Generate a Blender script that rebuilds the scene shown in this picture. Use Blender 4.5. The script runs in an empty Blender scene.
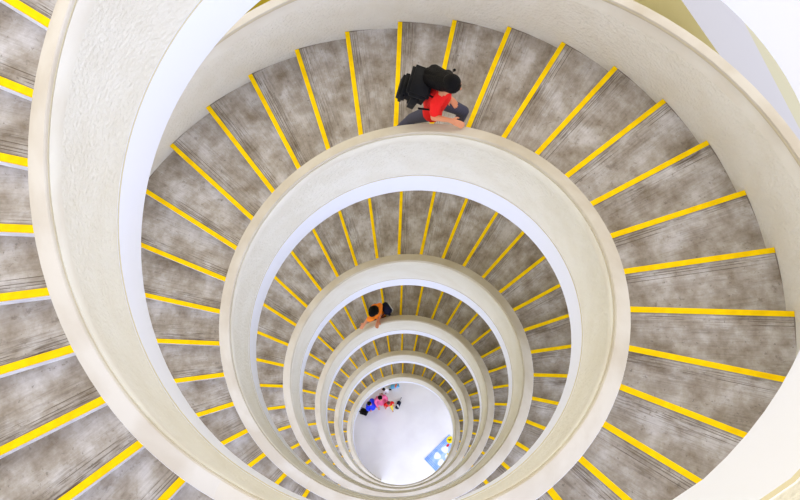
import bpy, bmesh, math, random
from math import pi, sin, cos, radians
from mathutils import Vector, Matrix, Euler, noise

# ------------------------------------------------------------------ camera, sky, sun, exposure
S = 2.0                                   # metres per well radius unit
sc = bpy.context.scene
C = bpy.data.collections.new('staircase_hall'); sc.collection.children.link(C)

CAM_POS = Vector((0.00603, -0.84382, 2.95756)) * S
def _rot(p, r, y):
    return Matrix.Rotation(y, 3, 'Z') @ Matrix.Rotation(r, 3, 'Y') @ Matrix.Rotation(p, 3, 'X')
cam_d = bpy.data.cameras.new('camera')
cam_d.sensor_fit = 'HORIZONTAL'; cam_d.sensor_width = 36.0
FPX = 870.818
cam_d.lens = FPX / 800.0 * 36.0
cam_d.clip_start = 0.05; cam_d.clip_end = 300
cam = bpy.data.objects.new('camera', cam_d); C.objects.link(cam)
CAM_ROT = _rot(0.253817, 0.006737, -0.122888)
cam.matrix_world = Matrix.Translation(CAM_POS) @ CAM_ROT.to_4x4()
sc.camera = cam

def ray(u, v):
    return (CAM_ROT @ Vector(((u - 400) / FPX, -(v - 250) / FPX, -1.0))).normalized()

world = bpy.data.worlds.new('daylight'); sc.world = world
world.use_nodes = True
wn = world.node_tree.nodes; wl = world.node_tree.links; wn.clear()
w_out = wn.new('ShaderNodeOutputWorld'); w_bg = wn.new('ShaderNodeBackground')
w_tc = wn.new('ShaderNodeTexCoord'); w_dot = wn.new('ShaderNodeVectorMath'); w_dot.operation = 'DOT_PRODUCT'
w_dot.inputs[1].default_value = Vector((0.20, -1.0, 0.10)).normalized()
w_mr = wn.new('ShaderNodeMapRange'); w_mr.inputs['From Min'].default_value = -1; w_mr.inputs['From Max'].default_value = 1
w_mr.interpolation_type = 'SMOOTHSTEP'
w_mr.inputs['To Min'].default_value = 2.05; w_mr.inputs['To Max'].default_value = 3.3
wl.new(w_tc.outputs['Generated'], w_dot.inputs[0]); wl.new(w_dot.outputs['Value'], w_mr.inputs['Value'])
w_mix = wn.new('ShaderNodeMix'); w_mix.data_type = 'RGBA'
w_mix.inputs['A'].default_value = (1.0, 0.93, 0.76, 1); w_mix.inputs['B'].default_value = (0.84, 0.90, 1.16, 1)
w_mr2 = wn.new('ShaderNodeMapRange'); w_mr2.inputs['From Min'].default_value = -0.4; w_mr2.inputs['From Max'].default_value = 0.4
wl.new(w_dot.outputs['Value'], w_mr2.inputs['Value']); wl.new(w_mr2.outputs['Result'], w_mix.inputs['Factor'])
wl.new(w_mix.outputs['Result'], w_bg.inputs['Color']); wl.new(w_mr.outputs['Result'], w_bg.inputs['Strength'])
wl.new(w_bg.outputs['Background'], w_out.inputs['Surface'])

sun_d = bpy.data.lights.new('sun', 'SUN'); sun_d.energy = 0.5; sun_d.angle = radians(40); sun_d.color = (1.0, 0.98, 0.95)
sun = bpy.data.objects.new('sun', sun_d); C.objects.link(sun)
sun.rotation_euler = Vector((-0.20, 0.50, 1.0)).to_track_quat('Z', 'Y').to_euler()
sun.location = (0, 0, 20)

sc.view_settings.view_transform = 'Standard'; sc.view_settings.look = 'None'
sc.view_settings.gamma = 1.0; sc.view_settings.use_curve_mapping = False
sc.view_settings.exposure = -0.36

# ------------------------------------------------------------------ helpers
def lin(r, g, b):
    f = lambda c: ((c / 255 + 0.055) / 1.055) ** 2.4 if c > 10 else c / 255 / 12.92
    return (f(r), f(g), f(b), 1.0)

def mat(name, col, rough=0.7, bump=0.0, bscale=40.0, mottle=None, mscale=3.0, spec=0.3, detail=4.0):
    m = bpy.data.materials.new(name); m.use_nodes = True
    nt = m.node_tree; n = nt.nodes; l = nt.links; b = n['Principled BSDF']
    b.inputs['Base Color'].default_value = col; b.inputs['Roughness'].default_value = rough
    b.inputs['Specular IOR Level'].default_value = spec
    tc = n.new('ShaderNodeTexCoord')
    if mottle:
        nz = n.new('ShaderNodeTexNoise'); nz.inputs['Scale'].default_value = mscale; nz.inputs['Detail'].default_value = 6
        l.new(tc.outputs['Object'], nz.inputs['Vector'])
        cr = n.new('ShaderNodeValToRGB'); cr.color_ramp.elements[0].position = 0.42; cr.color_ramp.elements[1].position = 0.62
        cr.color_ramp.elements[0].color = col; cr.color_ramp.elements[1].color = mottle
        l.new(nz.outputs['Fac'], cr.inputs['Fac']); l.new(cr.outputs['Color'], b.inputs['Base Color'])
    if bump:
        nb = n.new('ShaderNodeTexNoise'); nb.inputs['Scale'].default_value = bscale; nb.inputs['Detail'].default_value = detail
        l.new(tc.outputs['Object'], nb.inputs['Vector'])
        bp = n.new('ShaderNodeBump'); bp.inputs['Strength'].default_value = bump; bp.inputs['Distance'].default_value = 0.03 if bump > 0.5 else 0.02
        l.new(nb.outputs['Fac'], bp.inputs['Height']); l.new(bp.outputs['Normal'], b.inputs['Normal'])
    return m

M_cream = mat('stucco_cream', lin(225, 221, 209), 0.8, bump=0.8, bscale=26, mottle=lin(221, 216, 202), mscale=2.5)
M_cream_s = mat('smooth_cream_paint', lin(225, 221, 209), 0.7, bump=0.08, bscale=20, mottle=lin(218, 212, 198), mscale=1.8)
M_cap = mat('coping_paint', lin(199, 191, 176), 0.65, bump=0.12, bscale=12, mottle=lin(186, 175, 156), mscale=1.6)
M_groove = mat('dirty_joint', lin(200, 190, 160), 0.9)
M_white = mat('white_paint', lin(227, 229, 240), 0.6, bump=0.04, bscale=10)
M_riser = mat('riser_white', lin(244, 244, 249), 0.7, mottle=lin(226, 225, 232), mscale=6)
M_yellow = mat('yellow_paint', lin(251, 209, 0), 0.55, bump=0.1, bscale=60, mottle=lin(238, 194, 0), mscale=5, spec=0.08)
M_floor = mat('pale_floor', lin(244, 242, 241), 0.45, mottle=lin(234, 231, 231), mscale=0.8)
M_ground = mat('olive_ground', lin(150, 140, 60), 0.9, mottle=lin(120, 112, 50), mscale=0.6)

RO = 2.0373
def concrete():
    m = bpy.data.materials.new('worn_concrete'); m.use_nodes = True
    nt = m.node_tree; n = nt.nodes; l = nt.links; b = n['Principled BSDF']
    b.inputs['Roughness'].default_value = 0.85; b.inputs['Specular IOR Level'].default_value = 0.2
    tc = n.new('ShaderNodeTexCoord'); oi = n.new('ShaderNodeObjectInfo')
    ofs = n.new('ShaderNodeVectorMath'); ofs.operation = 'MULTIPLY_ADD'
    geo = n.new('ShaderNodeNewGeometry')
    rnd = n.new('ShaderNodeMath'); rnd.operation = 'ADD'
    comb = n.new('ShaderNodeCombineXYZ')
    m1 = n.new('ShaderNodeMath'); m1.operation = 'MULTIPLY'; m1.inputs[1].default_value = 37.0
    l.new(oi.outputs['Random'], rnd.inputs[0]); l.new(geo.outputs['Random Per Island'], rnd.inputs[1])
    l.new(rnd.outputs[0], m1.inputs[0])
    l.new(m1.outputs[0], comb.inputs['X']); l.new(m1.outputs[0], comb.inputs['Y']); l.new(m1.outputs[0], comb.inputs['Z'])
    ofs.operation = 'ADD'
    l.new(tc.outputs['UV'], ofs.inputs[0]); l.new(comb.outputs[0], ofs.inputs[1])
    def noise_n(sx, sy, scale, detail, rough=0.6):
        mp = n.new('ShaderNodeMapping'); mp.inputs['Scale'].default_value = (sx, sy, 1)
        nz = n.new('ShaderNodeTexNoise'); nz.inputs['Scale'].default_value = scale
        nz.inputs['Detail'].default_value = detail; nz.inputs['Roughness'].default_value = rough
        l.new(ofs.outputs[0], mp.inputs['Vector']); l.new(mp.outputs[0], nz.inputs['Vector'])
        return nz
    def ramp(src, pts):
        r = n.new('ShaderNodeValToRGB'); e = r.color_ramp.elements
        e[0].position, e[0].color = pts[0]; e[1].position, e[1].color = pts[-1]
        for p, c in pts[1:-1]:
            x = e.new(p); x.color = c
        l.new(src, r.inputs['Fac']); return r
    g = lambda v: (v, v, v, 1)
    def mth(op, x, y=None, clamp=False):
        q = n.new('ShaderNodeMath'); q.operation = op; q.use_clamp = clamp
        for i, w in enumerate((x, y)):
            if w is None: continue
            if isinstance(w, (int, float)): q.inputs[i].default_value = w
            else: l.new(w, q.inputs[i])
        return q.outputs[0]
    base = ramp(noise_n(1, 1, 3.0, 10, 0.65).outputs['Fac'], [(0.32, lin(134, 121, 103)), (0.5, lin(172, 163, 151)), (0.66, lin(202, 197, 192))])
    # dark streaks running along the step, strongest just behind the nosing
    st = ramp(noise_n(1.6, 34, 1.6, 9, 0.72).outputs['Fac'], [(0.44, g(1)), (0.54, g(0))])
    patch = ramp(noise_n(0.9, 2.6, 1.7, 6).outputs['Fac'], [(0.45, g(0)), (0.62, g(1))])
    sp = ramp(noise_n(1, 1, 26, 4).outputs['Fac'], [(0.64, g(0)), (0.69, g(1))])
    big = ramp(noise_n(1, 1.3, 6, 5, 0.7).outputs['Fac'], [(0.60, g(0)), (0.68, g(1))])
    sepu = n.new('ShaderNodeSeparateXYZ'); l.new(tc.outputs['UV'], sepu.inputs[0])
    V = sepu.outputs['Y']
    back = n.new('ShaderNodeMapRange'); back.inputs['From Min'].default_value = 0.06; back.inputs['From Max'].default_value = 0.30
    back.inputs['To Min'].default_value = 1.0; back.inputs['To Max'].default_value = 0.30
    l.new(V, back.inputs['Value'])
    # two scored anti-slip lines behind the yellow strip, broken by wear
    ln = None
    for v0 in (0.088, 0.112, 0.150):
        d = mth('ABSOLUTE', mth('SUBTRACT', V, v0)); q = mth('LESS_THAN', d, 0.0035)
        ln = q if ln is None else mth('MAXIMUM', ln, q)
    brk = ramp(noise_n(1.2, 4, 1.5, 3).outputs['Fac'], [(0.44, g(0)), (0.54, g(1))])
    ln = mth('MULTIPLY', ln, brk.outputs['Color'])
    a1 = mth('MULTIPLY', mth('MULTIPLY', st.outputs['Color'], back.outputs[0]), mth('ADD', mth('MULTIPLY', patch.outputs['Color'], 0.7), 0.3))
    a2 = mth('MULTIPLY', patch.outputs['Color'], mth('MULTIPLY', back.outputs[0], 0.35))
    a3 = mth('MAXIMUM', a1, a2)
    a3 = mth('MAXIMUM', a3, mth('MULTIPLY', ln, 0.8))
    a3 = mth('MAXIMUM', a3, mth('MULTIPLY', big.outputs['Color'], 0.45))
    joint = mth('LESS_THAN', V, 0.066)
    a3 = mth('MAXIMUM', a3, mth('MULTIPLY', joint, 0.5))
    U = sepu.outputs['X']
    rim = mth('GREATER_THAN', U, RO * S - 0.016)
    a3 = mth('MAXIMUM', a3, mth('MULTIPLY', rim, 0.7))
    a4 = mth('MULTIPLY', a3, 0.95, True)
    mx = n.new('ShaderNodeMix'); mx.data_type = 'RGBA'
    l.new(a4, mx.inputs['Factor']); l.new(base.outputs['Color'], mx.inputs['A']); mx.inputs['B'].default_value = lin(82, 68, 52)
    mx2 = n.new('ShaderNodeMix'); mx2.data_type = 'RGBA'
    a5 = n.new('ShaderNodeMath'); a5.operation = 'MULTIPLY'; a5.inputs[1].default_value = 0.5; l.new(sp.outputs['Color'], a5.inputs[0])
    l.new(a5.outputs[0], mx2.inputs['Factor']); l.new(mx.outputs['Result'], mx2.inputs['A']); mx2.inputs['B'].default_value = lin(96, 88, 78)
    l.new(mx2.outputs['Result'], b.inputs['Base Color'])
    bp = n.new('ShaderNodeBump'); bp.inputs['Strength'].default_value = 0.25; bp.inputs['Distance'].default_value = 0.01
    l.new(st.outputs['Color'], bp.inputs['Height']); l.new(bp.outputs['Normal'], b.inputs['Normal'])
    return m
M_conc = concrete()

def link(name, me, parent=None, smooth=False):
    o = bpy.data.objects.new(name, me); C.objects.link(o)
    if parent: o.parent = parent
    if smooth:
        for p in me.polygons: p.use_smooth = True
    return o

def mesh_obj(name, verts, faces, mats, mi=None, parent=None, smooth=False, uvs=None):
    me = bpy.data.meshes.new(name); me.from_pydata(verts, [], faces)
    for m in mats: me.materials.append(m)
    if mi:
        for p, i in zip(me.polygons, mi): p.material_index = i
    if uvs:
        ul = me.uv_layers.new(name='UVMap')
        for lp in me.loops: ul.data[lp.index].uv = uvs[lp.vertex_index]
    me.update()
    return link(name, me, parent, smooth)

def empty(name, loc=(0, 0, 0), rz=0.0):
    o = bpy.data.objects.new(name, None); C.objects.link(o); o.location = loc; o.rotation_euler = (0, 0, rz)
    o.empty_display_size = 0.2
    return o

def tag(o, label, cat=None, group=None, kind=None):
    if label: o['label'] = label
    if cat: o['category'] = cat
    if group: o['group'] = group
    if kind: o['kind'] = kind
    return o

# ------------------------------------------------------------------ the stair's own geometry (turns t, units of the well radius)
H, ZQ, TA, LW = 2.83924, 0.041892, 0.141907, 0.177225
TH0, DTH, RO, ZN = 0.365054, 0.0276457, 2.0373, -0.920948
RCO = 1.0783
def Zf(t):
    n = math.floor(t - TA); u = t - TA - n
    g = 0.0 if u < LW else (u - LW) / (1 - LW)
    return -H * (n + g) - ZQ * t * t
def nose(k, n):
    t = TH0 + k * DTH + n
    return t, ZN - H / 30.0 * k - H * n - ZQ * t * t
def P(t, r, z):
    a = pi + 2 * pi * t
    return (S * r * cos(a), S * r * sin(a), S * z)
Z_FLOOR = nose(29, 4)[1]                   # ground floor level
T_TOP, T_END = -1.0, 5.165

def sweep(name, prof, t0, t1, mats, pm, parent, seg=112, smooth=True):
    """Sweep a closed (r, h) profile down the helix; pm gives each profile edge's material."""
    n = max(2, int(math.ceil((t1 - t0) * seg))); m = len(prof)
    ts = sorted(set([t0 + (t1 - t0) * i / n for i in range(n + 1)]))
    vs, fs, mi = [], [], []
    for t in ts:
        z = Zf(t)
        for r, h in prof: vs.append(P(t, r, z + h))
    for i in range(len(ts) - 1):
        for j in range(m):
            a, b = i * m + j, i * m + (j + 1) % m
            fs.append((a, b, b + m, a + m)); mi.append(pm[j])
    fs.append(tuple(range(m))); mi.append(pm[0])
    fs.append(tuple(reversed(range(len(vs) - m, len(vs))))); mi.append(pm[0])
    o = mesh_obj(name, vs, fs, mats, mi, parent, smooth=False)
    bm = bmesh.new(); bm.from_mesh(o.data); bmesh.ops.recalc_face_normals(bm, faces=bm.faces); bm.to_mesh(o.data); bm.free()
    if smooth:
        for p in o.data.polygons: p.use_smooth = len(p.vertices) == 4
        o.data.set_sharp_from_angle(angle=radians(28))
    return o

HT = -0.156         # top of coping
HW = -0.845         # joint between wall and slab fascia
HB = -1.155         # underside of slab
stair = empty('spiral_staircase', (0, 0, S * Z_FLOOR))
tag(stair, 'cream and white concrete spiral staircase with yellow-edged grey steps winding down round the open well', 'staircase')
stair_inv = Matrix.Translation((0, 0, -S * Z_FLOOR))
def under(o, par=None):
    o.parent = par or stair
    if par is None: o.matrix_parent_inverse = stair_inv
    return o

cuts = [T_TOP] + [n + TA for n in range(-1, 5)] + [T_END]
cuts = [c for c in cuts if T_TOP <= c <= T_END]
for t0, t1 in zip(cuts[:-1], cuts[1:]):
    # well-side parapet
    prof = [(1.0, HW), (1.0, HT - 0.135), (0.994, HT - 0.12), (0.990, HT - 0.05), (0.993, HT - 0.022), (1.052, HT - 0.06), (1.052, HW)]
    ip = under(sweep('inner_parapet', prof, t0, t1, [M_cream, M_cream_s], [0, 1, 1, 1, 1, 1, 1], None))
    cp = [(0.997, HT - 0.03), (0.997, HT - 0.016), (0.9995, HT - 0.005), (1.004, HT - 0.001), (1.03, HT - 0.012), (1.068, HT - 0.048), (1.076, HT - 0.056),
          (RCO, HT - 0.066), (RCO, HT - 0.115), (1.050, HT - 0.12)]
    c = sweep('coping', cp, t0, t1, [M_cap, M_groove, M_white], [1, 0, 0, 0, 0, 0, 2, 2, 2, 0], None); under(c, ip)
    c.matrix_parent_inverse = Matrix.Identity(4)
    # slab with its white fascia towards the well
    sl = [(0.996, HB + 0.01), (0.994, HB + 0.03), (0.994, HW - 0.006), (0.998, HW), (1.06, HW), (1.06, HB + 0.215), (RO + 0.06, HB + 0.215), (RO + 0.06, HB), (1.006, HB)]
    under(sweep('stair_slab', sl, t0, t1, [M_white, M_cream_s, M_groove], [0, 0, 2, 0, 0, 0, 1, 0, 0], None))
    # outer parapet
    ra, rb = RO, RO + 0.048
    op = [(ra, HW - 0.12), (ra, HT - 0.135), (ra + 0.004, HT - 0.12), (ra + 0.008, HT - 0.05), (ra + 0.006, HT - 0.03), (rb - 0.02, HT - 0.06), (rb, HB - 0.02), (ra + 0.03, HB - 0.02)]
    oq = under(sweep('outer_parapet', op, t0, t1, [M_cream, M_cream_s], [0, 1, 1, 1, 1, 1, 1, 1], None))
    cq = [(ra + 0.002, HT - 0.03), (ra + 0.002, HT - 0.014), (ra + 0.006, HT - 0.003), (ra + 0.035, HT + 0.004), (rb + 0.006, HT + 0.004), (rb + 0.010, HT - 0.004), (rb + 0.010, HT - 0.06), (rb - 0.03, HT - 0.07)]
    c = sweep('coping', cq, t0, t1, [M_cap, M_groove], [1, 0, 0, 0, 0, 0, 0, 0], None); under(c, oq)
    c.matrix_parent_inverse = Matrix.Identity(4)

# steps ---------------------------------------------------------------
NW = 0.054
RI_, RO_ = 1.053 * S, (RO + 0.003) * S
def wedge(bm, uvl, k_rot, z, rise=0.205, span=DTH, mi_top=0, mi_front=1):
    """One tread: nosing centre-line along local +x, descending side is +y."""
    back = -2 * pi * span
    yb = -0.035
    def rot(p, a): return (p[0] * cos(a) - p[1] * sin(a), p[0] * sin(a) + p[1] * cos(a))
    nf = 6
    top = []
    f = NW / 2
    fr = [(x, f) for x in (math.sqrt(RI_**2 - f*f), math.sqrt(RO_**2 - f*f))]
    arc_o = []; arc_i = []
    a0o = math.asin(f / RO_); a0i = math.asin(f / RI_)
    a1o = back - 0.03 / RO_; a1i = back - 0.03 / RI_
    for i in range(nf + 1):
        arc_o.append((RO_ * cos(a0o + (a1o - a0o) * i / nf), RO_ * sin(a0o + (a1o - a0o) * i / nf)))
        arc_i.append((RI_ * cos(a0i + (a1i - a0i) * i / nf), RI_ * sin(a0i + (a1i - a0i) * i / nf)))
    out = []
    for (xy, zz) in ((0, z), (1, z - rise)):
        for lst in (arc_o, arc_i):
            row = []
            for j, p in enumerate(lst):
                px, py = p
                if xy == 1 and j == 0: py -= 0.012
                q = rot((px, py), k_rot)
                v = bm.verts.new((q[0], q[1], zz)); row.append((v, p))
            out.append(row)
    to, ti, bo, bi = out
    def face(vs, mi):
        fc = bm.faces.new([v for v, _ in vs]); fc.material_index = mi
        for lp, (v, p) in zip(fc.loops, vs): lp[uvl].uv = (p[0], f - p[1])
        return fc
    for i in range(nf):
        face([to[i], to[i+1], ti[i+1], ti[i]], mi_top)
        face([bo[i], bi[i], bi[i+1], bo[i+1]], mi_front)
        face([to[i], bo[i], bo[i+1], to[i+1]], mi_front)
        face([ti[i], ti[i+1], bi[i+1], bi[i]], mi_front)
    face([to[0], ti[0], bi[0], bo[0]], mi_front)
    face([to[-1], bo[-1], bi[-1], ti[-1]], mi_front)

def strip(bm, k_rot, z):
    x0, x1 = RI_ + 0.004, RO_ - 0.012
    f = NW / 2
    sec = [(-f, 0.0), (-f, 0.005), (f - 0.004, 0.006), (f + 0.004, 0.002), (f + 0.005, -0.016), (f - 0.002, -0.018)]
    rows = []
    for x in (x0, x1):
        r = []
        for y, zz in sec:
            r.append(bm.verts.new((x * cos(k_rot) - y * sin(k_rot), x * sin(k_rot) + y * cos(k_rot), z + zz)))
        rows.append(r)
    m = len(sec)
    for j in range(m):
        bm.faces.new((rows[0][j], rows[0][(j+1) % m], rows[1][(j+1) % m], rows[1][j]))
    bm.faces.new(rows[0]); bm.faces.new(list(reversed(rows[1])))

def bm_mesh(name, bm, mats):
    bmesh.ops.recalc_face_normals(bm, faces=bm.faces)
    me = bpy.data.meshes.new(name); bm.to_mesh(me); bm.free()
    for m in mats: me.materials.append(m)
    return me
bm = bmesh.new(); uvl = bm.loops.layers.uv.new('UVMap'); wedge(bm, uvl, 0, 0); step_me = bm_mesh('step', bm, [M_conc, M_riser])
bm = bmesh.new(); strip(bm, 0, 0); strip_me = bm_mesh('nosing_strip', bm, [M_yellow])

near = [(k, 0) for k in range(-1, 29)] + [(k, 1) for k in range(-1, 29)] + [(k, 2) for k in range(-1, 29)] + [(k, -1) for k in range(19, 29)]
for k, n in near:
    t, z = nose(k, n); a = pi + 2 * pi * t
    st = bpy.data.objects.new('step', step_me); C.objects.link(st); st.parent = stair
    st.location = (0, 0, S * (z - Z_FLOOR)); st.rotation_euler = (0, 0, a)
    ns = bpy.data.objects.new('nosing_strip', strip_me); C.objects.link(ns); ns.parent = st
bm = bmesh.new(); uvl = bm.loops.layers.uv.new('UVMap'); bs = bmesh.new()
for n in (3, 4):
    for k in range(-1, 29):
        t, z = nose(k, n); a = pi + 2 * pi * t
        wedge(bm, uvl, a, S * (z - Z_FLOOR), rise=0.215); strip(bs, a, S * (z - Z_FLOOR))
far = link('step', bm_mesh('far_steps', bm, [M_conc, M_riser]), stair); far['kind'] = 'stuff'; far['label'] = 'the many small steps of the lowest two turns'
fs_ = link('nosing_strip', bm_mesh('far_strips', bs, [M_yellow]), far); fs_['kind'] = 'stuff'

for n in range(-1, 4):                       # flat landings between the turns
    t0 = nose(28, n)[0] - 0.0; t1 = nose(-1, n + 1)[0] - DTH
    z = nose(-1, n + 1)[1] - 0.0006
    N = 28; vs = []; uv = []
    for i in range(N + 1):
        t = t0 + (t1 - t0) * i / N
        for r in (RI_ / S, RO_ / S):
            for zz in (z, z - 0.09):
                p = P(t, r, zz); vs.append((p[0], p[1], p[2] - S * Z_FLOOR)); uv.append((r * S, (t1 - t) * 2 * pi * r * S))
    fsx = []; mi = []
    for i in range(N):
        b = i * 4; c = b + 4
        for a1, a2, m_ in ((0, 2, 0), (2, 3, 1), (3, 1, 1), (1, 0, 1)):
            fsx.append((b + a1, b + a2, c + a2, c + a1)); mi.append(m_)
    fsx += [(0, 1, 3, 2), (N*4, N*4+2, N*4+3, N*4+1)]; mi += [1, 1]
    mesh_obj('landing', vs, fsx, [M_conc, M_riser], mi, stair, uvs=uv)

# ------------------------------------------------------------------ floor and ground outside
def disc(name, r0, r1, z, m, seg=96, th=0.1):
    vs, fs = [], []
    for i in range(seg):
        a = 2 * pi * i / seg
        for r in ((r0, r1) if r0 > 0 else (r1,)):
            vs.append((r * cos(a), r * sin(a), z)); vs.append((r * cos(a), r * sin(a), z - th))
    if r0 > 0:
        for i in range(seg):
            b = 4 * i; c = 4 * ((i + 1) % seg)
            fs += [(b, b+2, c+2, c), (b+1, c+1, c+3, b+3), (b+2, b+3, c+3, c+2), (b, c, c+1, b+1)]
    else:
        fs = [tuple(2 * i for i in range(seg)), tuple(2 * i + 1 for i in reversed(range(seg)))]
        fs += [(2*i, 2*i+1, 2*((i+1) % seg)+1, 2*((i+1) % seg)) for i in range(seg)]
    o = mesh_obj(name, vs, fs, [m]); o['kind'] = 'structure'; return o
disc('floor', 0, 7.0, S * Z_FLOOR, M_floor)
disc('ground', 7.0, 90.0, S * Z_FLOOR - 0.02, M_ground)

def prism(name, poly, z0, z1, mats, top=0, side=1):
    n = len(poly); vs = [(x, y, z0) for x, y in poly] + [(x, y, z1) for x, y in poly]
    fs = [tuple(range(n, 2 * n)), tuple(reversed(range(n)))] + [(i, (i+1) % n, n + (i+1) % n, n + i) for i in range(n)]
    o = mesh_obj(name, vs, fs, mats, [top, side] + [side] * n)
    bm = bmesh.new(); bm.from_mesh(o.data); bmesh.ops.recalc_face_normals(bm, faces=bm.faces); bm.to_mesh(o.data); bm.free()
    o['kind'] = 'structure'; return o
M_gap_shade = mat('gap_shade_wall', lin(170, 146, 20), 0.9, mottle=lin(150, 128, 16), mscale=0.8)  # mustard tone paints in the deep olive shade of the gap behind the stair
M_creamwall = mat('outer_cream_wall', lin(214, 206, 160), 0.85, mottle=lin(206, 198, 150), mscale=0.8)
ZG = S * Z_FLOOR
prism('wall_back', [(-5, 6.6), (2.3, 6.6), (2.3, 7.0), (-5, 7.0)], ZG, -3.2, [M_white, M_gap_shade])
M_annex = mat('annex_white', lin(172, 171, 176), 0.8)
prism('wall_right', [(2.37, 6.6), (4.07, 2.23), (4.30, 1.64), (4.82, 0.3), (4.95, 0.3), (4.69, 1.38), (4.41, 2.57), (3.46, 6.6)], ZG, -2.9, [M_annex, M_creamwall])
M_terrace = mat('terrace_cream', lin(172, 168, 146), 0.9)
prism('terrace', [(3.50, 6.6), (4.43, 2.57), (4.71, 1.38), (4.97, 0.3), (16, 0.3), (16, 6.6)], ZG, -6.0, [M_terrace, M_creamwall])

# ------------------------------------------------------------------ people and what they carry
def V(*a): return Vector(a)
def blob(name, segs, m, parent, voxel, org, smooth=3, gap=0.6):
    """One continuous skin over tapered limbs (p0, r0, p1, r1) and ellipsoids (p, (rx, ry, rz), rotation)."""
    bm = bmesh.new()
    for sg in segs:
        if len(sg) == 4:
            p0, r0, p1, r1 = Vector(sg[0]), sg[1], Vector(sg[2]), sg[3]
            L = (p1 - p0).length; k = max(2, int(L / (min(r0, r1) * gap)) + 1)
            for i in range(k + 1):
                f = i / k
                bmesh.ops.create_icosphere(bm, subdivisions=2, radius=r0 + (r1 - r0) * f, matrix=Matrix.Translation(p0.lerp(p1, f) - org))
        else:
            p, (rx, ry, rz), q = sg
            mt = Matrix.Translation(Vector(p) - org) @ q.to_matrix().to_4x4() @ Matrix.Diagonal((rx, ry, rz, 1))
            bmesh.ops.create_icosphere(bm, subdivisions=3, radius=1.0, matrix=mt)
    me = bpy.data.meshes.new(name); bm.to_mesh(me); bm.free(); me.materials.append(m)
    o = link(name, me, parent)
    rm = o.modifiers.new('skin', 'REMESH'); rm.mode = 'VOXEL'; rm.voxel_size = voxel; rm.use_smooth_shade = True
    sm = o.modifiers.new('smooth', 'SMOOTH'); sm.iterations = smooth; sm.factor = 0.5
    return o

M_skin = mat('skin', lin(206, 136, 98), 0.5)
M_hair = mat('black_hair', lin(10, 8, 9), 0.6, spec=0.1, bump=0.4, bscale=90)
M_brown = mat('brown_hair', lin(92, 60, 40), 0.5)
M_eye = mat('eye', lin(30, 24, 22), 0.2)
def cloth(name, rgb): return mat(name, lin(*rgb), 0.85, bump=0.15, bscale=30)

def frame(fwd, up=V(0, 0, 1)):
    f = fwd.normalized(); l = up.cross(f).normalized(); u = f.cross(l)
    return Matrix((f, l, u)).transposed()            # columns: forward, left, up

def hand_segs(wr, mid, palm_n, side, cur=0.25, k=1.0):
    """Palm and five unequal, slightly curled fingers; mid is where the fingers start."""
    d = (mid - wr).normalized(); n = palm_n.normalized(); s = d.cross(n).normalized() * side
    sg = [(wr, 0.026 * k, wr.lerp(mid, 0.5), 0.030 * k)]
    for q in (-0.028, -0.010, 0.010, 0.027): sg.append((wr + s * q * 0.5 * k, 0.015 * k, mid + s * q * k, 0.013 * k))
    for q, L in ((-0.030, 0.060), (-0.011, 0.078), (0.010, 0.083), (0.030, 0.072)):
        a = mid + s * q * k; b = a + (d + s * q * 3).normalized() * L * 0.5 * k + n * cur * 0.02 * k
        c = b + (d + n * cur).normalized() * L * 0.5 * k
        sg += [(a, 0.0095 * k, b, 0.009 * k), (b, 0.009 * k, c, 0.0075 * k)]
    t0 = wr.lerp(mid, 0.35) + s * 0.026 * k; t1 = t0 + (d * 0.6 + s * 0.8).normalized() * 0.035 * k; t2 = t1 + (d + s * 0.25).normalized() * 0.03 * k
    sg += [(t0, 0.013 * k, t1, 0.011 * k), (t1, 0.011 * k, t2, 0.009 * k)]
    return sg

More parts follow.
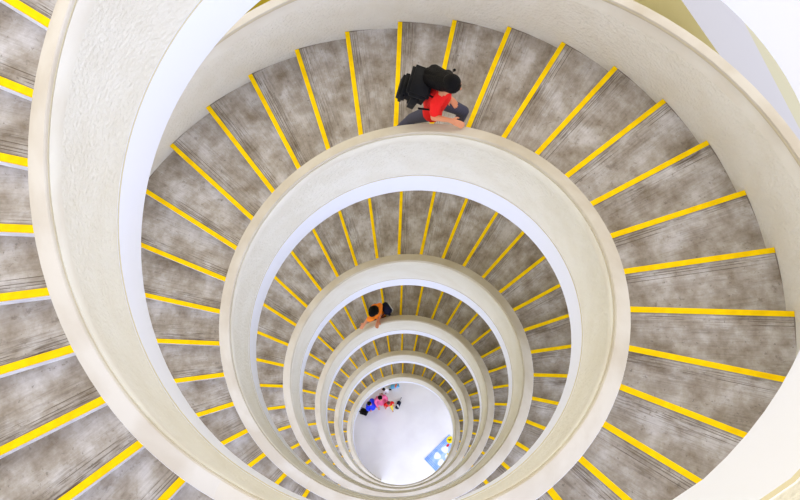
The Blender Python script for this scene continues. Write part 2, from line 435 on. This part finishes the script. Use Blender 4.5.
def person(label, cat_group, J, F, mats, k=1.0, vox=0.008, long_sleeves=False, skirt=False, hair='short', shoes=None):
    """J: joints in the place's own coordinates; F: facing."""
    J = {a: Vector(b) for a, b in J.items()}
    base = (J['anL'] + J['anR']) / 2; base.z = min(J['anL'].z, J['anR'].z) - 0.07 * k
    root = empty('person', base); tag(root, label, 'person', cat_group)
    org = base; FR = frame(Vector(F)); f, l, u = FR.col[0], FR.col[1], FR.col[2]
    q = FR.to_quaternion()
    hd = J['head']
    HF = frame(Vector(J.get('look', F))); hf, hl, hu = HF.col[0], HF.col[1], HF.col[2]; hq = HF.to_quaternion()
    body = [(hd, (0.092 * k, 0.074 * k, 0.112 * k), hq), (hd + hf * 0.03 * k - hu * 0.05 * k, (0.062 * k, 0.055 * k, 0.062 * k), hq),
            (hd + hf * 0.088 * k + hu * 0.005 * k, 0.010 * k, hd + hf * 0.104 * k - hu * 0.022 * k, 0.014 * k),
            (hd + hf * 0.088 * k - hu * 0.052 * k + hl * 0.018 * k, 0.008 * k, hd + hf * 0.088 * k - hu * 0.052 * k - hl * 0.018 * k, 0.008 * k)]
    for e in (1, -1): body.append((hd + hl * 0.076 * k * e, (0.018 * k, 0.010 * k, 0.030 * k), hq))
    body += [(hd - hu * 0.07 * k, 0.050 * k, J['neck'], 0.055 * k), (J['neck'], 0.07 * k, J['chest'], 0.118 * k), (J['chest'], 0.118 * k, J['hip'], 0.112 * k),
             (J['shL'], 0.052 * k, J['neck'], 0.06 * k), (J['shR'], 0.052 * k, J['neck'], 0.06 * k)]
    hipL = J['hip'] + l * 0.085 * k - u * 0.04 * k; hipR = J['hip'] - l * 0.085 * k - u * 0.04 * k
    for e, hp_ in (('L', hipL), ('R', hipR)):
        sg = 1 if e == 'L' else -1
        body += [(J['sh'+e], 0.050 * k, J['el'+e], 0.038 * k), (J['el'+e], 0.038 * k, J['wr'+e], 0.026 * k),
                 (hp_, 0.085 * k, J['kn'+e], 0.055 * k), (J['kn'+e], 0.055 * k, J['an'+e], 0.036 * k), (J['an'+e], 0.036 * k, J['an'+e] + f * 0.13 * k - u * 0.035 * k, 0.03 * k)]
        d = (J['wr'+e] - J['el'+e]).normalized(); mid = J.get('hd'+e, J['wr'+e] + d * 0.085 * k)
        body += hand_segs(J['wr'+e], mid, J.get('pn'+e, Vector((0, 0, -1))), -sg, 0.3, k)
    b = blob('body', body, M_skin, root, vox, org); 
    for e in (1, -1):
        c = hd + hf * 0.083 * k + hl * 0.030 * k * e + hu * 0.012 * k
        blob('eye', [(c, (0.009 * k, 0.011 * k, 0.009 * k), hq)], M_eye, b, 0.004, org, 1)
    sh = [(J['neck'] - u * 0.03 * k, 0.078 * k, J['chest'], 0.136 * k), (J['chest'], 0.136 * k, J['hip'], 0.13 * k), (J['chest'] + l * 0.05 * k, 0.10 * k, J['chest'] - l * 0.05 * k, 0.10 * k),
          (J['shL'], 0.066 * k, J['neck'] - u * 0.02 * k, 0.068 * k), (J['shR'], 0.066 * k, J['neck'] - u * 0.02 * k, 0.068 * k), (hipL, 0.116 * k, hipR, 0.116 * k)]
    for e in 'LR':
        end = J['el'+e] if not long_sleeves else J['wr'+e]
        fr_ = 0.62 if not long_sleeves else 1.0
        if long_sleeves: sh += [(J['sh'+e], 0.066 * k, J['el'+e], 0.056 * k), (J['el'+e], 0.056 * k, J['wr'+e].lerp(J['el'+e], 0.08), 0.040 * k)]
        else: sh.append((J['sh'+e], 0.066 * k, J['sh'+e].lerp(end, fr_), 0.058 * k))
    if skirt: 
        lo = (J['knL'] + J['knR']) / 2
        sh += [(J['hip'], 0.14 * k, lo.lerp(J['hip'], 0.2), 0.22 * k)]
    blob(mats[0][0], sh, mats[0][1], root, vox * 1.2, org)
    tr = [(hipL, 0.098 * k, hipR, 0.098 * k)]
    for e, hp_ in (('L', hipL), ('R', hipR)):
        tr += [(hp_, 0.100 * k, J['kn'+e], 0.070 * k), (J['kn'+e], 0.070 * k, J['an'+e] + u * 0.03, 0.052 * k)]
    blob(mats[1][0], tr, mats[1][1], root, vox * 1.2, org)
    for e in 'LR':
        a = J['an'+e]
        blob('shoe', [(a - u * 0.035 * k - f * 0.02 * k, 0.042 * k, a + f * 0.14 * k - u * 0.04 * k, 0.034 * k)], shoes or mats[2][1], root, vox, org)
    hs = [(hd - hf * 0.020 * k + hu * 0.028 * k, (0.098 * k, 0.088 * k, 0.100 * k), hq)]
    for a in (1, -1): hs.append((hd + hl * 0.062 * k * a - hf * 0.035 * k + hu * 0.02 * k, 0.035 * k, hd + hl * 0.05 * k * a - hf * 0.05 * k - hu * 0.06 * k, 0.028 * k))
    for p0, r0, p1, r1 in J_extra.get(label, []): hs.append((Vector(p0), r0, Vector(p1), r1))
    blob('hair', hs, mats[3] if len(mats) > 3 else M_hair, root, vox, org, 8, 0.25)
    return root, org
J_extra = {}

# the walker on the upper flight
L1 = 'person in red T-shirt with long black hair climbing the upper flight, hand on the rail'
J_extra[L1] = [((0.985, 2.19, -2.48), 0.10, (0.90, 2.30, -2.60), 0.10), ((0.95, 2.25, -2.54), 0.10, (0.842, 2.47, -2.72), 0.085), ((0.93, 2.28, -2.56), 0.08, (0.78, 2.44, -2.70), 0.08),
               ((0.90, 2.26, -2.58), 0.09, (0.70, 2.42, -2.74), 0.075), ((0.78, 2.42, -2.70), 0.07, (0.60, 2.47, -2.86), 0.035), ((0.74, 2.36, -2.74), 0.07, (0.56, 2.42, -2.88), 0.03), ((0.98, 2.2, -2.5), 0.085, (0.97, 2.37, -2.62), 0.06)]
M_red = cloth('red_cotton', (226, 26, 22)); M_slate = cloth('slate_denim', (66, 66, 82)); M_black = cloth('black_nylon', (10, 10, 13)); M_shoe = cloth('dark_red_shoe', (120, 40, 34))
W1 = dict(head=(0.993, 2.205, -2.50), neck=(0.925, 2.235, -2.67), shR=(0.805, 2.095, -2.72), elR=(0.775, 1.990, -2.82), wrR=(0.935, 1.900, -2.738), hdR=(1.010, 1.862, -2.748),
          shL=(0.930, 2.40, -2.72), elL=(0.86, 2.47, -2.99), wrL=(0.99, 2.34, -3.10), chest=(0.875, 2.265, -2.90), hip=(0.835, 2.315, -3.22),
          knL=(1.20, 2.36, -3.62), knR=(0.60, 2.42, -3.80), anL=(1.12, 2.32, -4.075), anR=(0.28, 2.42, -4.45), look=(0.9, -0.45, -0.35))
person(L1, None, W1, (0.93, -0.36, 0), [('shirt', M_red), ('trousers', M_slate), ('shoe', M_shoe)], 1.0, 0.007)
_r = [o for o in C.objects if o.name == 'person'][0]
blob('hair_tie', [((1.062, 2.475, -2.74), (0.018, 0.018, 0.018), Euler((0, 0, 0)).to_quaternion()), ((0.98, 2.36, -2.64), 0.007, (1.055, 2.46, -2.72), 0.006)], M_hair, _r, 0.005, _r.location)

def backpack(label, p, q, size, m, strap=True, extra=None):
    """Soft rucksack with a lid, a front pocket and two shoulder straps; p is its middle, q its turn."""
    d, w, h = size
    base = Vector(p); root = empty('backpack', base); tag(root, label, 'backpack')
    z = Vector((0, 0, 0))
    def bx(c, sz, bev):
        bm = bmesh.new(); bmesh.ops.create_cube(bm, size=1.0)
        for v in bm.verts: v.co = Vector((v.co.x * sz[0], v.co.y * sz[1], v.co.z * sz[2])) + Vector(c)
        bmesh.ops.bevel(bm, geom=bm.edges[:], offset=bev, segments=4, affect='EDGES')
        for v in bm.verts:
            v.co += 0.006 * Vector((noise.noise(v.co * 14), noise.noise(v.co * 14 + Vector((5, 0, 0))), noise.noise(v.co * 14 + Vector((0, 9, 0)))))
            v.co = q @ v.co
        return bm
    def part(nm, bm, mm):
        o = link(nm, bm_mesh(nm, bm, [mm]), root, True); return o
    part('bag_body', bx((0, 0, -0.02 * h), (d, w, 0.92 * h), 0.35 * d), m)
    part('lid', bx((-0.004, 0, 0.42 * h), (d * 1.06, w * 1.02, 0.2 * h), 0.07 * h), m)
    part('front_pocket', bx((-d * 0.55, 0, -0.14 * h), (d * 0.4, w * 0.78, 0.5 * h), 0.12 * d), extra or m)
    for s_ in (1, -1):
        pts = [Vector((d * 0.45, s_ * w * 0.28, 0.42 * h)), Vector((d * 0.95, s_ * w * 0.32, 0.40 * h)), Vector((d * 1.25, s_ * w * 0.34, 0.1 * h)), Vector((d * 0.95, s_ * w * 0.34, -0.25 * h)), Vector((d * 0.45, s_ * w * 0.34, -0.4 * h))]
        pts = [q @ a for a in pts]
        blob('strap', [(pts[i], 0.013, pts[i+1], 0.013) for i in range(4)], m, root, 0.006, z)
    return root
q1 = frame(V(0.90, -0.36, -0.25), V(0, 0, 1)).to_quaternion()
backpack('black backpack on the back of the climber in red', (0.635, 2.365, -2.88), q1, (0.24, 0.36, 0.46), M_black)

# the walker three turns down
M_orange = cloth('orange_cotton', (244, 132, 28)); M_navy = cloth('navy_nylon', (18, 20, 52)); M_jean = cloth('dark_jeans', (40, 44, 66)); M_offw = cloth('off_white_cloth', (225, 225, 230))
L2 = 'person in orange shirt with black hair walking down, both hands on the rail'
zt = -16.685
W2 = dict(head=(-0.300, 2.262, zt+1.66), neck=(-0.25, 2.275, zt+1.49), shR=(-0.13, 2.43, zt+1.44), elR=(-0.15, 2.22, zt+1.31), wrR=(-0.205, 2.08, zt+1.32),
          shL=(-0.355, 2.145, zt+1.44), elL=(-0.47, 2.14, zt+1.31), wrL=(-0.55, 2.07, zt+1.25), chest=(-0.225, 2.30, zt+1.22), hip=(-0.20, 2.38, zt+0.94),
          knL=(-0.34, 2.36, zt+0.50), knR=(-0.10, 2.45, zt+0.62), anL=(-0.34, 2.33, zt+0.08), anR=(-0.02, 2.45, zt+0.28), look=(-0.7, -0.6, -0.3))
J_extra[L2] = [((-0.29, 2.28, zt+1.68), 0.13, (-0.27, 2.29, zt+1.60), 0.12), ((-0.33, 2.22, zt+1.70), 0.10, (-0.27, 2.30, zt+1.66), 0.12)]
person(L2, None, dict(W2), (-0.85, -0.45, 0), [('shirt', M_orange), ('trousers', M_jean), ('shoe', M_black)], 1.18, 0.010)
q2 = frame(V(-0.85, -0.40, 0.0), V(0, 0, 1)).to_quaternion()
backpack('navy backpack with a white pocket worn by the walker in orange', (0.03, 2.36, zt+1.18), q2, (0.18, 0.30, 0.42), M_navy, extra=M_offw)

# the group on the ground floor
ZF = S * Z_FLOOR
def stand(x, y, fa, k=1.0, lean=0.0, arms=0.25, step=0.08, spread=0.24):
    f = V(cos(fa), sin(fa), 0); l = V(-sin(fa), cos(fa), 0); o = V(x, y, ZF)
    g = lambda a, b, c: o + f * (a * k) + l * (b * k) + V(0, 0, c * k)
    return dict(head=g(lean + 0.03, 0, 1.58), neck=g(lean, 0, 1.42), shL=g(lean * 0.9, 0.18, 1.38), shR=g(lean * 0.9, -0.18, 1.38), elL=g(lean + arms * 0.3, spread, 1.12), elR=g(lean + arms * 0.3, -spread, 1.12),
                wrL=g(lean + arms, spread - 0.02, 0.98), wrR=g(lean + arms, -spread + 0.02, 0.98), chest=g(lean * 0.6, 0, 1.2), hip=g(0, 0, 0.92), knL=g(step * 0.6, 0.1, 0.5), knR=g(-step * 0.2, -0.1, 0.5),
                anL=g(step, 0.1, 0.08), anR=g(-step, -0.1, 0.08)), (f.x, f.y, 0)
def ground_person(label, x, y, fa, mats, **kw):
    opt = {a: kw.pop(a) for a in ('long_sleeves', 'skirt') if a in kw}
    J, F = stand(x, y, fa, **kw)
    return person(label, 'visitors gathered on the ground floor', J, F, mats, kw.get('k', 1.0), 0.013, **opt)
M_blue = cloth('royal_blue', (30, 60, 236)); M_pink = cloth('pink_fleece', (244, 116, 160)); M_rose = cloth('deep_pink', (232, 88, 130)); M_yel = cloth('yellow_cotton', (236, 208, 60)); M_dark = cloth('dark_cloth', (34, 34, 50)); M_white_c = cloth('white_cotton', (240, 242, 250)); M_brick = cloth('dark_red', (130, 34, 50)); M_tan = cloth('light_tan', (210, 180, 160))
ground_person('person in a bright blue top with black hair at the edge of the ground-floor group', -1.12, 1.37, radians(-35), [('shirt', M_blue), ('trousers', M_blue), ('shoe', M_dark)], k=1.03, arms=0.12, lean=-0.04, spread=0.23, long_sleeves=True, skirt=True)
ground_person('person in a long pink coat standing in the middle of the ground-floor group', -0.67, 1.57, radians(-75), [('coat', M_pink), ('trousers', M_rose), ('shoe', M_pink)], k=1.08, arms=0.26, spread=0.23, step=0.18, long_sleeves=True, skirt=True)
ground_person('small child in red top and yellow trousers beside the pink coat', -0.35, 1.33, radians(-80), [('shirt', M_red), ('trousers', M_yel), ('shoe', M_white_c), M_brown], k=0.84, arms=0.12, spread=0.25, step=0.26)
ground_person('person in white top and dark trousers behind the pink coat', -0.36, 1.93, radians(175), [('shirt', M_white_c), ('trousers', M_dark), ('shoe', M_dark)], k=0.74, arms=0.2, lean=0.16, step=0.2)
qb = Euler((0.2, -0.9, 2.4)).to_quaternion()
backpack('black backpack lying on the pale floor beside the person in blue', (-1.47, 1.20, ZF + 0.17), qb, (0.16, 0.28, 0.40), M_black)

# small things lying on the floor
M_sky = cloth('sky_blue', (110, 190, 236)); M_coral = cloth('coral', (240, 130, 90))
def floor_bag(label, x, y, rz, size, m1, m2):
    root = empty('bag', (x, y, ZF), rz); tag(root, label, 'bag')
    L, W, Hh = size
    blob('bag_body', [((-L * 0.3, 0, Hh * 0.5), Hh * 0.5, (L * 0.3, 0, Hh * 0.5), Hh * 0.5), ((-L * 0.3, W * 0.3, Hh * 0.45), Hh * 0.45, (L * 0.3, W * 0.3, Hh * 0.45), Hh * 0.45)], m1, root, 0.012, V(0, 0, 0))
    blob('flap', [((L * 0.05, 0, Hh * 0.62), Hh * 0.46, (L * 0.16, W * 0.3, Hh * 0.6), Hh * 0.42)], m2, root, 0.012, V(0, 0, 0))
    pts = [V(-L * 0.3, 0, Hh * 0.8), V(-L * 0.5, 0.02, Hh * 0.9), V(-L * 0.75, 0.03, Hh * 0.4), V(-L * 0.85, 0.02, 0.02)]
    blob('strap', [(pts[i], 0.014, pts[i+1], 0.014) for i in range(3)], m1, root, 0.01, V(0, 0, 0))
    return root
floor_bag('small navy and grey shoulder bag lying alone on the pale floor', 0.02, 1.31, radians(60) + pi, (0.42, 0.18, 0.13), M_navy, M_offw)
floor_bag('small sky blue and coral bag on the floor at the far rim of the well', 0.0, 2.09, radians(5), (0.44, 0.2, 0.14), M_sky, M_coral)

# printed blue play mat
mat_root = empty('play_mat', (1.45, -0.95, ZF), 0)
tag(mat_root, 'light blue play mat with white patches and a yellow disc on the pale floor', 'mat')
A, B = V(2.06, -0.19), V(0.86, -1.09); Cc = V(1.30, -1.63)
ex = (A - B); Lm = ex.length; ex.normalize(); ey = V(ex.y, -ex.x); Wm = abs((Cc - B).dot(ey)) * 1.05
if (Cc - B).dot(ey) < 0: ey = -ey
def mp(a, b, z): p = B + ex * a + ey * b; return (p.x - 1.45, p.y + 0.95, z)
def flat(nm, outline, z0, z1, m):
    n = len(outline); vs = [mp(a, b, z0) for a, b in outline] + [mp(a, b, z1) for a, b in outline]
    fs = [tuple(range(n, 2*n)), tuple(reversed(range(n)))] + [(i, (i+1) % n, n + (i+1) % n, n + i) for i in range(n)]
    o = mesh_obj(nm, vs, fs, [m], parent=mat_root)
    bm = bmesh.new(); bm.from_mesh(o.data); bmesh.ops.recalc_face_normals(bm, faces=bm.faces); bm.to_mesh(o.data); bm.free(); return o
M_mat = mat('mat_blue', lin(146, 184, 242), 0.6, mottle=lin(190, 214, 250), mscale=3); M_line = mat('mat_line', lin(70, 110, 200), 0.6); M_pat = mat('mat_white', lin(240, 244, 252), 0.6)
M_disc = mat('mat_yellow', lin(246, 222, 20), 0.6); M_mred = mat('mat_red', lin(220, 40, 60), 0.6); M_mk = mat('mat_dark', lin(90, 50, 10), 0.6)
flat('mat_sheet', [(0, 0), (Lm, 0), (Lm, Wm), (0, Wm)], 0.0, 0.012, M_mat)
for i in range(3): flat('printed_line', [(0.02, 0.03 + i * 0.05), (Lm - 0.02, 0.03 + i * 0.05), (Lm - 0.02, 0.042 + i * 0.05), (0.02, 0.042 + i * 0.05)], 0.012, 0.014, M_line)
for i in range(3): flat('printed_line', [(0.03 + i * 0.07, 0.02), (0.042 + i * 0.07, 0.02), (0.042 + i * 0.07, Wm - 0.02), (0.03 + i * 0.07, Wm - 0.02)], 0.012, 0.0142, M_line)
def rnd(cx, cy, r, m, nm, z=0.0145, sx=1.0, wob=0.12, ph=0.0):
    flat(nm, [(cx + sx * r * cos(a) * (1 + wob * sin(3 * a + ph)), cy + r * sin(a) * (1 + wob * sin(3 * a + ph))) for a in [2 * pi * i / 28 for i in range(28)]], 0.012, z, m)
for cx, cy, r in ((0.50, 0.30, 0.145), (0.92, 0.34, 0.15), (0.42, 0.62, 0.15), (0.80, 0.66, 0.14)): rnd(cx, cy, r, M_pat, 'white_patch', 0.0155, ph=cx * 9)
rnd(1.36, 0.20, 0.145, M_disc, 'yellow_disc', 0.018, 1.1, 0.0)
flat('dark_mark', [(1.30, 0.16), (1.34, 0.13), (1.37, 0.19), (1.41, 0.17), (1.40, 0.26), (1.36, 0.22), (1.33, 0.25)], 0.018, 0.020, M_mk)
rnd(1.13, 0.30, 0.05, M_mred, 'red_patch', 0.0175, 1.6, 0.0)
rnd(0.88, 0.56, 0.045, M_disc, 'yellow_patch', 0.0175, 1.0, 0.0)
